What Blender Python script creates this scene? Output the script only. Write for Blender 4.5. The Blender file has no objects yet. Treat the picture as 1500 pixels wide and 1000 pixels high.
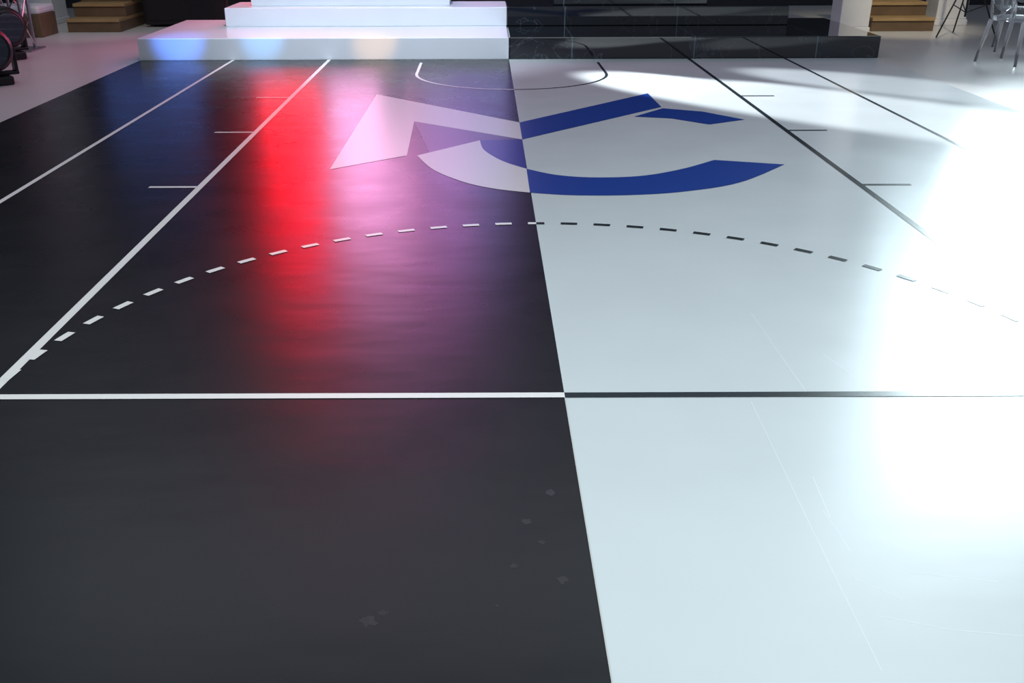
import bpy, bmesh, math, random
from mathutils import Vector, Matrix
random.seed(4)
scene=bpy.context.scene
scene.view_settings.view_transform='Standard'
scene.view_settings.look='None'
H=1.5; F=1422.0; PH=math.atan(635/1422.0); C=math.cos(PH); S=math.sin(PH); T=math.tan(PH)
ROLL=0.0035
# ---------------- camera
cd=bpy.data.cameras.new('camera'); cam=bpy.data.objects.new('camera',cd)
scene.collection.objects.link(cam); scene.camera=cam
cd.sensor_width=36; cd.lens=36*F/1500; cd.shift_x=39/1500
cam.location=(0,0,H)
cam.rotation_euler=(Matrix.Rotation(math.pi/2-PH,4,'X')@Matrix.Rotation(-ROLL,4,'Z')).to_euler()
def P(px,py):
    """surveyed floor point -> court metres"""
    s=py+135.0
    return (H*(px-711)/(s*C), H*(F/C/C/s-T))
XC=0.266; W1=1.946; W2=2.986; YF=2.908; YS=10.85; WC=4.0

# ---------------- materials
def mat(name,col,rough=.5,metal=0,spec=.5,trans=0,ior=1.45,emit=None,es=0,coat=0):
    m=bpy.data.materials.new(name); m.use_nodes=True
    b=m.node_tree.nodes['Principled BSDF']
    b.inputs['Base Color'].default_value=(*col,1); b.inputs['Roughness'].default_value=rough
    b.inputs['Metallic'].default_value=metal; b.inputs['Specular IOR Level'].default_value=spec
    b.inputs['Transmission Weight'].default_value=trans; b.inputs['IOR'].default_value=ior
    b.inputs['Coat Weight'].default_value=coat
    if emit: b.inputs['Emission Color'].default_value=(*emit,1); b.inputs['Emission Strength'].default_value=es
    return m
def vary(m,amount,scale=(1,1,1),nscale=3,bump=0,rvar=0,bscale=6,bstretch=(1,1,1)):
    nt=m.node_tree; n=nt.nodes; l=nt.links; b=n['Principled BSDF']
    tc=n.new('ShaderNodeTexCoord'); mp=n.new('ShaderNodeMapping'); mp.inputs['Scale'].default_value=scale
    l.new(tc.outputs['Object'],mp.inputs['Vector'])
    no=n.new('ShaderNodeTexNoise'); no.inputs['Scale'].default_value=nscale; no.inputs['Detail'].default_value=8
    l.new(mp.outputs['Vector'],no.inputs['Vector'])
    mx=n.new('ShaderNodeMix'); mx.data_type='RGBA'
    c=list(b.inputs['Base Color'].default_value)
    mx.inputs['A'].default_value=[x*(1-amount) for x in c[:3]]+[1]
    mx.inputs['B'].default_value=[min(1,x*(1+amount)) for x in c[:3]]+[1]
    l.new(no.outputs['Fac'],mx.inputs['Factor']); l.new(mx.outputs['Result'],b.inputs['Base Color'])
    if rvar:
        mr=n.new('ShaderNodeMapRange'); r=b.inputs['Roughness'].default_value
        mr.inputs['To Min'].default_value=r-rvar; mr.inputs['To Max'].default_value=r+rvar
        l.new(no.outputs['Fac'],mr.inputs['Value']); l.new(mr.outputs['Result'],b.inputs['Roughness'])
    if bump:
        mp2=n.new('ShaderNodeMapping'); mp2.inputs['Scale'].default_value=bstretch
        l.new(tc.outputs['Object'],mp2.inputs['Vector'])
        n2=n.new('ShaderNodeTexNoise'); n2.inputs['Scale'].default_value=bscale; n2.inputs['Detail'].default_value=2.5
        l.new(mp2.outputs['Vector'],n2.inputs['Vector'])
        bp=n.new('ShaderNodeBump'); bp.inputs['Strength'].default_value=1; bp.inputs['Distance'].default_value=bump
        l.new(n2.outputs['Fac'],bp.inputs['Height']); l.new(bp.outputs['Normal'],b.inputs['Normal'])
    return m
M_outer=vary(mat('floor_pale_vinyl',(.64,.64,.63),.3),.06,nscale=1.5)
M_black=vary(mat('court_black_vinyl',(.0068,.0080,.0100),.28),.35,nscale=3,bump=.0028,rvar=.05,bscale=2.4,bstretch=(.7,1.6,1))
M_white=vary(mat('court_white_vinyl',(.70,.77,.79),.21),.05,nscale=2,bump=.0008,rvar=.04,bscale=3,bstretch=(.6,2,1))
M_lw=mat('line_white',(.95,.95,.93),.35)
M_lb=mat('line_black',(.02,.03,.036),.25)
M_logo_w=mat('emblem_white',(.80,.77,.75),.3)
M_logo_b=mat('emblem_blue',(.010,.055,.33),.3)
M_logo_d=mat('emblem_navy',(.01,.035,.26),.3)
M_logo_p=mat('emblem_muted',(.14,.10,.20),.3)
M_scr=mat('scratch',(.82,.89,.91),.35)
M_seam=mat('seam_cream',(.6,.63,.6),.4)
M_smudge=vary(mat('smudge_grey',(.024,.026,.03),.5),.5,nscale=40)

def link(o): scene.collection.objects.link(o); return o
def meshobj(name,bm,mats,smooth=False):
    me=bpy.data.meshes.new(name); bm.to_mesh(me); bm.free()
    for m in (mats if isinstance(mats,list) else [mats]): me.materials.append(m)
    if smooth:
        for p in me.polygons: p.use_smooth=True
    return link(bpy.data.objects.new(name,me))

# ---------------- floor : one surface with its printed markings
fm=[M_outer,M_black,M_white,M_lw,M_lb,M_logo_w,M_logo_b,M_logo_d,M_scr,M_seam,M_logo_p,M_smudge]
bm=bmesh.new()
def poly(pts,z,mi):
    a=sum(pts[i][0]*pts[(i+1)%len(pts)][1]-pts[(i+1)%len(pts)][0]*pts[i][1] for i in range(len(pts)))
    if a<0: pts=pts[::-1]
    vs=[bm.verts.new((x,y,z)) for x,y in pts]
    f=bm.faces.new(vs); f.material_index=mi; return f
def rect(x0,x1,y0,y1,z,mi): poly([(x0,y0),(x1,y0),(x1,y1),(x0,y1)],z,mi)
rect(-9,11,-5,17,0,0)
YN=-1.5
rect(XC-WC,XC,YN,YS-.004,.002,1); rect(XC,XC+WC,YN,YS-.004,.002,2)
Z=.0035
for sgn,mi in((-1,3),(1,4)):
    for w,lw in((W1,.038),(W2,.033)):
        rect(XC+sgn*w-lw/2,XC+sgn*w+lw/2,YF-.018 if w==W1 else YN,YS-.01,Z,mi)
    rect(*(sorted((XC,XC+sgn*(W1+.02)))),YF-.018,YF+.018,Z+.0005,mi)
    for ty in (8.56,7.13,5.60):
        a,b=sorted((XC+sgn*(W1+.02),XC+sgn*(W1+.30))); rect(a,b,ty-.017,ty+.017,Z,mi)
    for k in range(0,18):
        a0=math.radians(90-5*k-1.25); a1=math.radians(90-5*k+1.25)
        if k==0: a1=math.radians(90)
        pts=[]
        for r in (W1-.016,W1+.017):
            seg=[(XC+sgn*r*math.cos(a0+(a1-a0)*t/4),YF+r*math.sin(a0+(a1-a0)*t/4)) for t in range(5)]
            pts+= seg if r<W1 else seg[::-1]
        poly(pts,Z+.0008,mi)
    R=.95; cy=9.86; w=.028
    path=[(XC+sgn*R*math.sin(t),cy-R*math.cos(t)) for t in [i*math.pi/2/24 for i in range(25)]]+[(XC+sgn*R,10.6)]
    nr=[(XC+sgn*(R-w)*math.sin(t),cy-(R-w)*math.cos(t)) for t in [i*math.pi/2/24 for i in range(25)]]+[(XC+sgn*(R-w),10.6)]
    for i in range(len(path)-1): poly([path[i],path[i+1],nr[i+1],nr[i]],Z,mi)
rect(XC-.002,XC+.002,YN,YF-.02,Z,9)
def cat(pts,n=8):
    out=[]
    for i in range(len(pts)-1):
        p0=pts[max(i-1,0)];p1=pts[i];p2=pts[i+1];p3=pts[min(i+2,len(pts)-1)]
        for k in range(n):
            t=k/n
            out.append(tuple(.5*((2*p1[j])+(-p0[j]+p2[j])*t+(2*p0[j]-5*p1[j]+4*p2[j]-p3[j])*t*t+(-p0[j]+3*p1[j]-3*p2[j]+p3[j])*t**3) for j in (0,1)))
    out.append(pts[-1]); return out
G=lambda pts:[P(*p) for p in pts]
poly(G([(553,138),(484,248),(597,228),(608,178)]),Z,5)
poly(G([(553,138),(608,178),(766,205),(762,180)]),Z,5)
poly(G([(762,180),(950,138),(970,158),(766,205)]),Z,6)
poly(G([(930,172),(972,160),(1030,165),(1092,177),(1040,184),(985,175)]),Z,6)
def strip(o,i,mi):
    o=cat(G(o)); i=cat(G(i)); n=min(len(o),len(i))
    for k in range(n-1): poly([o[k],o[k+1],i[k+1],i[k]],Z,mi)
strip([(612,228),(636,249),(680,267),(725,277),(777,283)],[(704,206),(709,219),(726,231),(746,240),(772,248)],5)
strip([(777,283),(840,287),(925,287),(1005,282),(1085,269),(1150,243)],[(772,248),(815,257),(870,261),(940,259),(1000,249),(1047,236)],6)
ci=cat(G([(704,206),(709,219),(726,231),(746,240),(772,248)]))
poly(ci+G([(766,205)]),Z,7)
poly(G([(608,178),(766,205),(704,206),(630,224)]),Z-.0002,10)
def scuff(a,b,w=.0022):
    a=Vector(P(*a));b=Vector(P(*b));d=(b-a).normalized();nn=Vector((-d.y,d.x))*w
    poly([tuple(a+nn*.2),tuple(b+nn*.2),tuple(b-nn),tuple(a-nn)],.0022,8)
for a,b in [((1100,590),(1190,780)),((1190,780),(1290,985)),((1100,460),(1180,575)),((1205,750),(1245,810)),((1250,850),(1320,880)),((1285,905),(1390,925)),((1390,925),(1500,935)),((1205,520),(1260,560)),((1330,840),(1460,855)),((1190,700),(1215,760))]: scuff(a,b,.0014)
for (px,py,r) in [(805,722,.022),(770,765,.018),(822,850,.02),(752,830,.016),(538,910,.028),(560,898,.014),(727,888,.006),(408,886,.005),(792,795,.012)]:
    x,y=P(px,py); n=14
    poly([(x+r*random.uniform(.4,1)*math.cos(2*math.pi*i/n),y+r*random.uniform(.4,1)*math.sin(2*math.pi*i/n)) for i in range(n)],.0023,11)
floor=meshobj('floor',bm,fm); floor['kind']='structure'
floor['label']='two-tone black and white sports court floor with printed lines and emblem'

# ---------------- helpers for things
def empty(name,loc,label,cat_,group=None):
    e=bpy.data.objects.new(name,None); e.empty_display_size=.1; e.location=loc; link(e)
    e['label']=label; e['category']=cat_
    if group: e['group']=group
    return e
def child(o,p):
    o.parent=p; return o
def box(bm,x0,x1,y0,y1,z0,z1,bev=.008,mi=0):
    r=bmesh.ops.create_cube(bm,size=1); vs=r['verts']
    for v in vs: v.co=Vector(((x0+x1)/2+v.co.x*(x1-x0),(y0+y1)/2+v.co.y*(y1-y0),(z0+z1)/2+v.co.z*(z1-z0)))
    es=list({e for v in vs for e in v.link_edges}); fs={f for v in vs for f in v.link_faces}
    for f in fs:f.material_index=mi
    if bev: bmesh.ops.bevel(bm,geom=es,offset=bev,segments=2,affect='EDGES',profile=.5,material=-1)
def rod(bm,a,b,r1,r2,seg=16):
    a=Vector(a);b=Vector(b);d=b-a
    r=bmesh.ops.create_cone(bm,cap_ends=True,segments=seg,radius1=r1,radius2=r2,depth=d.length)
    q=d.to_track_quat('Z','Y').to_matrix().to_4x4()
    bmesh.ops.transform(bm,matrix=Matrix.Translation((a+b)/2)@q,verts=r['verts'])
def part(name,parent,m,fn,smooth=False):
    b=bmesh.new(); fn(b); return child(meshobj(name,b,m,smooth),parent)

# ---------------- structure
M_wall=vary(mat('wall_dark',(.03,.032,.04),.7),.2)
def wall(name,*a):
    b=bmesh.new(); box(b,*a,bev=0); o=meshobj(name,b,M_wall); o['kind']='structure'; return o
wall('wall_back',-9.2,11.2,17,17.2,0,6)
wall('wall_left',-9.2,-9,-5,17,0,6)
wall('wall_right',11,11.2,-5,17,0,6)

# ---------------- stages
M_sw=vary(mat('stage_white_laminate',(.80,.84,.90),.22),.03)
def marble():
    m=mat('stage_black_marble',(.01,.012,.016),.04)
    nt=m.node_tree;n=nt.nodes;l=nt.links;b=n['Principled BSDF']
    tc=n.new('ShaderNodeTexCoord'); w=n.new('ShaderNodeTexNoise'); w.inputs['Scale'].default_value=1.8; w.inputs['Detail'].default_value=6; w.inputs['Distortion'].default_value=1.2
    l.new(tc.outputs['Object'],w.inputs['Vector'])
    r=n.new('ShaderNodeValToRGB'); e=r.color_ramp.elements
    e[0].position=.494;e[0].color=(.005,.008,.012,1);e[1].position=.506;e[1].color=(.005,.008,.012,1)
    x=r.color_ramp.elements.new(.5);x.color=(.06,.075,.095,1)
    l.new(w.outputs['Fac'],r.inputs['Fac'])
    sx=n.new('ShaderNodeSeparateXYZ'); l.new(tc.outputs['Object'],sx.inputs['Vector'])
    md=n.new('ShaderNodeMath');md.operation='PINGPONG';md.inputs[1].default_value=.66;l.new(sx.outputs['X'],md.inputs[0])
    lt=n.new('ShaderNodeMath');lt.operation='LESS_THAN';lt.inputs[1].default_value=.006;l.new(md.outputs[0],lt.inputs[0])
    mx=n.new('ShaderNodeMix');mx.data_type='RGBA';mx.inputs['B'].default_value=(.10,.15,.18,1)
    l.new(lt.outputs[0],mx.inputs['Factor']);l.new(r.outputs['Color'],mx.inputs['A']);l.new(mx.outputs['Result'],b.inputs['Base Color'])
    b.inputs['Coat Weight'].default_value=.8; b.inputs['Coat Roughness'].default_value=.03
    return m
M_sb=marble()
Y2=11.95
def stage(sgn,m,lab):
    e=empty('stage_platform',(XC+sgn*2,YS,0),lab,'stage')
    ox,oy=XC+sgn*2,YS
    def lower(b):
        a,c=sorted((XC+sgn*.001,XC+sgn*WC)); box(b,a-ox,c-ox,0,1.9,0,.23,.01)
    def upper(b):
        a,c=sorted((XC+sgn*.001,XC+sgn*3.306)); box(b,a-ox,c-ox,Y2-oy,1.9,.23,.44,.008)
    part('lower_step',e,m,lower); part('upper_step',e,m,upper)
    def top(b):
        if sgn<0: box(b,-2.77-ox,-.41-ox,12.17-oy,1.9,.44,.66,.008)
        else: box(b,.82-ox,2.65-ox,12.17-oy,1.9,.44,.66,.008)
    part('top_step',e,m,top)
    return e
stage(-1,M_sw,'white glossy stepped stage platform beside the black one')
stage(1,M_sb,'black polished marble stepped stage platform beside the white one')
e=empty('display_stand',(-1.15,12.4,.66),'small dark blue display stand on the white stage','stand')
M_ds=mat('stand_blue',(.05,.09,.2),.3)
part('base',e,M_ds,lambda b:box(b,-.2,.2,-.12,.12,0,.03,.006))
part('panel',e,M_ds,lambda b:box(b,-.17,.17,-.015,.015,.03,.9,.006))
M_pil=vary(mat('pillar_white',(.78,.8,.84),.4),.05)
def pillar(x,y,w,h,lab,m=M_pil):
    e=empty('pillar',(x,y,0),lab,'pillar')
    part('shaft',e,m,lambda b:box(b,-w/2,w/2,-w/2,w/2,.08,h,.01))
    part('plinth',e,m,lambda b:box(b,-w/2-.015,w/2+.015,-w/2-.015,w/2+.015,0,.08,.01))
pillar(4.76,13.25,.38,3.2,'square white pillar behind the black stage')
pillar(6.42,14.2,.42,3.2,'square white pillar beside the wooden steps')
pillar(-6.35,14.7,.5,3.2,'white pillar beside the wooden steps')
def wood():
    m=mat('wood_golden',(.40,.27,.13),.35)
    vary(m,.4,scale=(1,8,8),nscale=3); return m
M_wd=wood(); M_wdd=vary(mat('wood_brown',(.15,.10,.06),.5),.5)
def steps(x0,x1,y,lab):
    e=empty('wooden_steps',((x0+x1)/2,y,0),lab,'stairs'); w=(x1-x0)/2
    for i in range(4):
        part('riser',e,M_wdd,lambda b:box(b,-w,w,i*.3+.02,1.3,i*.17,i*.17+.13,.004))
        part('tread',e,M_wd,lambda b:box(b,-w,w,i*.3,1.3,i*.17+.13,i*.17+.17,.004))
steps(-5.55,-4.85,13.5,'golden brown wooden steps by the stage')
steps(5.08,5.9,13.3,'golden brown wooden steps beside the white pillar')
e=empty('speaker_cabinet',(-4.12,14.5,0),'low black loudspeaker cabinet beside the white stage','speaker')
M_bk=mat('black_plastic',(.012,.012,.014),.35)
M_bk2=mat('black_grille',(.02,.02,.022),.6,metal=.5)
part('body',e,M_bk,lambda b:box(b,-.6,.6,-.4,.4,.03,.72,.03))
part('grille',e,M_bk2,lambda b:box(b,-.54,.54,-.42,-.395,.09,.66,.01))
for sx in(-.5,.5):
    for sy in(-.3,.3): part('foot',e,M_bk,lambda b:rod(b,(sx,sy,0),(sx,sy,.04),.03,.03))
e=empty('bench',(-5.98,13.2,0),'low dark wooden bench with white cushion top','bench')
part('frame',e,M_wdd,lambda b:box(b,-.33,.33,-.25,.25,0,.28,.01))
part('cushion',e,M_pil,lambda b:box(b,-.33,.33,-.25,.25,.28,.38,.03))

M_gl=mat('lens_glass',(.05,.06,.08),.05,coat=1)
def mover(x,y,rot,sc,lab):
    e=empty('stage_light',(x,y,0),lab,'stage light','moving head stage lights'); e.rotation_euler=(0,0,rot)
    k=sc
    part('base',e,M_bk,lambda b:box(b,-.17*k,.17*k,-.15*k,.15*k,0,.08*k,.015))
    def yoke(b):
        box(b,-.25*k,-.22*k,-.05*k,.05*k,.09*k,.38*k,.008);box(b,.22*k,.25*k,-.05*k,.05*k,.09*k,.38*k,.008);box(b,-.25*k,.25*k,-.06*k,.06*k,.08*k,.11*k,.008)
    part('yoke',e,M_bk,yoke)
    def head(b):
        prof=[(-.2,.08),(-.19,.12),(-.13,.17),(-.05,.2),(.12,.21),(.2,.195),(.22,.16)]
        for i in range(len(prof)-1):
            rod(b,(0,-prof[i][0]*k,.33*k),(0,-prof[i+1][0]*k,.33*k),prof[i][1]*k,prof[i+1][1]*k,28)
    part('head',e,M_bk,head,True)
    part('lens',e,M_gl,lambda b:rod(b,(0,-.215*k,.33*k),(0,-.235*k,.33*k),.15*k,.14*k,28))
mover(-4.62,9.3,.7,1.0,'black moving head stage light on the floor')
mover(-5.24,10.95,.9,1.05,'larger black moving head stage light beside truss')
M_al=mat('aluminium',(.5,.52,.55),.3,metal=1)
e=empty('lighting_truss',(-5.4,11.75,0),'silver aluminium lighting truss tower','truss')
def tr(b):
    w=.11
    cs=[(-w,-w),(w,-w),(w,w),(-w,w)]
    for x,y in cs: rod(b,(x,y,.02),(x,y,3),.018,.018,10)
    for i in range(4):
        a=cs[i];c=cs[(i+1)%4]
        for k in range(10):
            z=.05+k*.29; p,q=(a,c) if k%2 else (c,a)
            rod(b,(p[0],p[1],z),(q[0],q[1],z+.29),.008,.008,8)
part('tower',e,M_al,tr,False)
part('base_plate',e,M_al,lambda b:box(b,-.2,.2,-.2,.2,0,.02,.004))

e=empty('tripod_stand',(5.95,12.6,0),'black tripod lighting stand with splayed legs','stand')
part('pole',e,M_bk,lambda b:rod(b,(0,0,.25),(0,0,2.2),.014,.012))
for k in range(3):
    a=math.radians(200+120*k)
    part('leg',e,M_bk,lambda b:(rod(b,(0,0,.85),(.4*math.cos(a),.4*math.sin(a),.02),.010,.009),rod(b,(0,0,.3),(.22*math.cos(a),.22*math.sin(a),.40),.006,.006)))

M_gh=mat('clear_polycarbonate',(.95,.98,1),.05,trans=.85,ior=1.12)
def chair_build(x,y,rot,lab):
    e=empty('transparent_chair',(x,y,0),lab,'chair','clear plastic chairs'); e.rotation_euler=(0,0,rot)
    def seat(b):
        n=28; top=[];bot=[]
        for i in range(n):
            t=2*math.pi*i/n; cx=math.copysign(abs(math.cos(t))**.6,math.cos(t))*.235; cy=math.copysign(abs(math.sin(t))**.6,math.sin(t))*.225
            top.append(b.verts.new((cx,cy,.465)));bot.append(b.verts.new((cx*.95,cy*.95,.425)))
        b.faces.new(top);b.faces.new(bot[::-1])
        for i in range(n): b.faces.new((bot[i],bot[(i+1)%n],top[(i+1)%n],top[i]))
    part('seat',e,M_gh,seat)
    for sx in(-1,1):
        part('leg',e,M_gh,lambda b:rod(b,(sx*.215,-.2,0),(sx*.2,-.19,.43),.015,.026,12),True)
        part('leg',e,M_gh,lambda b:rod(b,(sx*.215,.26,0),(sx*.18,.19,.43),.015,.026,12),True)
        def arm(b):
            pts=[(sx*.22,-.08,.46),(sx*.25,-.1,.6),(sx*.255,-.04,.67),(sx*.245,.12,.68),(sx*.2,.24,.7)]
            for i in range(4): rod(b,pts[i],pts[i+1],.014,.014,12)
        part('armrest',e,M_gh,arm,True)
    def back(b):
        n=36
        o=[]
        for i in range(n):
            t=2*math.pi*i/n
            o.append(Vector((.2*math.cos(t),.23+.05*math.sin(t),.72+.22*math.sin(t))))
        f=[b.verts.new(p) for p in o]; g=[b.verts.new(p+Vector((0,.014,0))) for p in o]
        b.faces.new(f);b.faces.new(g[::-1])
        for i in range(n): b.faces.new((f[i],g[i],g[(i+1)%n],f[(i+1)%n]))
        for sx in(-1,1): rod(b,(sx*.16,.2,.44),(sx*.17,.235,.66),.014,.014,12)
    part('backrest',e,M_gh,back)
    return e
c1=chair_build(5.5,10.45,.5,'clear transparent plastic armchair standing on pale floor')
def dup(e,loc,rot):
    n=e.copy(); n.location=loc; n.rotation_euler=(0,0,rot); scene.collection.objects.link(n)
    for c in e.children:
        k=c.copy(); k.parent=n; scene.collection.objects.link(k)
dup(c1,(6.02,11.4,0),-.4)

# ---------------- lights
def area(name,loc,target,sx,sy,L,col,spread=180):
    ld=bpy.data.lights.new(name,'AREA'); ld.shape='RECTANGLE'; ld.size=sx; ld.size_y=sy
    ld.energy=L*math.pi*sx*sy; ld.color=col; ld.spread=math.radians(spread)
    o=link(bpy.data.objects.new(name,ld)); o.location=loc
    o.rotation_euler=(Vector(target)-Vector(loc)).to_track_quat('-Z','Y').to_euler(); return o
def spot(name,loc,target,W,ang,blend,col,r=.05):
    ld=bpy.data.lights.new(name,'SPOT'); ld.energy=W; ld.spot_size=math.radians(ang); ld.spot_blend=blend; ld.color=col; ld.shadow_soft_size=r
    o=link(bpy.data.objects.new(name,ld)); o.location=loc
    o.rotation_euler=(Vector(target)-Vector(loc)).to_track_quat('-Z','Y').to_euler(); return o
area('red_led_panel',(-2.68,13.6,2.25),(-2.68,0,2.25),.84,3.2,7.5,(1,.0,.01))
area('red_led_panel_tall',(-2.4,13.65,3.8),(-2.4,0,3.8),1.1,1.2,.8,(1,.0,.06))
area('pink_led_panel',(-1.6,13.7,2.0),(-1.6,0,2.0),1.1,2.2,6.0,(1,.42,.78))
area('magenta_led_panel',(-1.1,13.75,3.1),(-1.1,0,3.1),1.8,2.8,1.7,(.95,.22,.72))
area('blue_led_panel',(-.25,13.7,2.1),(-.25,0,2.1),1.2,2.6,1.5,(.42,.38,1))
area('side_blue_led_panel',(-4.6,13.7,1.2),(-4.6,0,1.2),1.3,.9,.7,(.15,.3,1))
area('white_led_panel',(8.3,13.7,4.4),(8.3,0,4.4),3.1,4.8,14,(.80,.96,1),110)
area('white_glare_feather',(7.7,13.75,5.8),(7.7,0,5.8),3.8,6.0,2.6,(.72,.94,1),120)  # added dimmer, wider light that feathers the edge of the white glare
area('overhead_key',(.8,.8,6.5),(.7,1.6,0),7.5,4,1.68,(.91,1,.995),110)
area('overhead_back',(0,10,6.5),(0,9,0),12,3,.78,(.84,.91,1))
spot('beam_spot',(-3.2,14,2.4),(2.4,8.5,0),14000,11.5,.5,(.93,.97,1))
spot('beam_spot_soft',(-2.0,14,2.6),(3.6,9.2,0),5500,9,.7,(.9,.95,1))
spot('pool_spot',(6,1.5,6),(4.25,4.7,0),2000,32,.9,(.8,.96,1))
spot('stage_spot',(-1,7,6),(-1.2,11.6,.3),2000,44,.9,(.78,.88,1))
spot('stage_blue_spot',(-3.0,8,2),(-3.3,10.95,.2),800,12,.9,(.08,.25,1))
spot('stage_blue_spot_b',(-2.0,8,2),(-2.4,10.95,.2),350,10,.9,(.15,.5,1))
spot('stage_warm_spot',(-.4,8,2),(-1.2,10.95,.15),260,10,.9,(1,.5,.12))
spot('steps_warm_fill',(5.3,10,4),(5.5,13.6,.3),500,30,.8,(1,.85,.6))  # added fill light to brighten the wooden steps behind the black stage
spot('steps_warm_fill_far',(-4.5,10,4),(-5.2,13.6,.3),150,30,.8,(1,.88,.7))  # weaker added fill, brightens the steps on the white stage side
w=bpy.data.worlds.new('world'); scene.world=w; w.use_nodes=True
w.node_tree.nodes['Background'].inputs[0].default_value=(.42,.47,.58,1); w.node_tree.nodes['Background'].inputs[1].default_value=.40
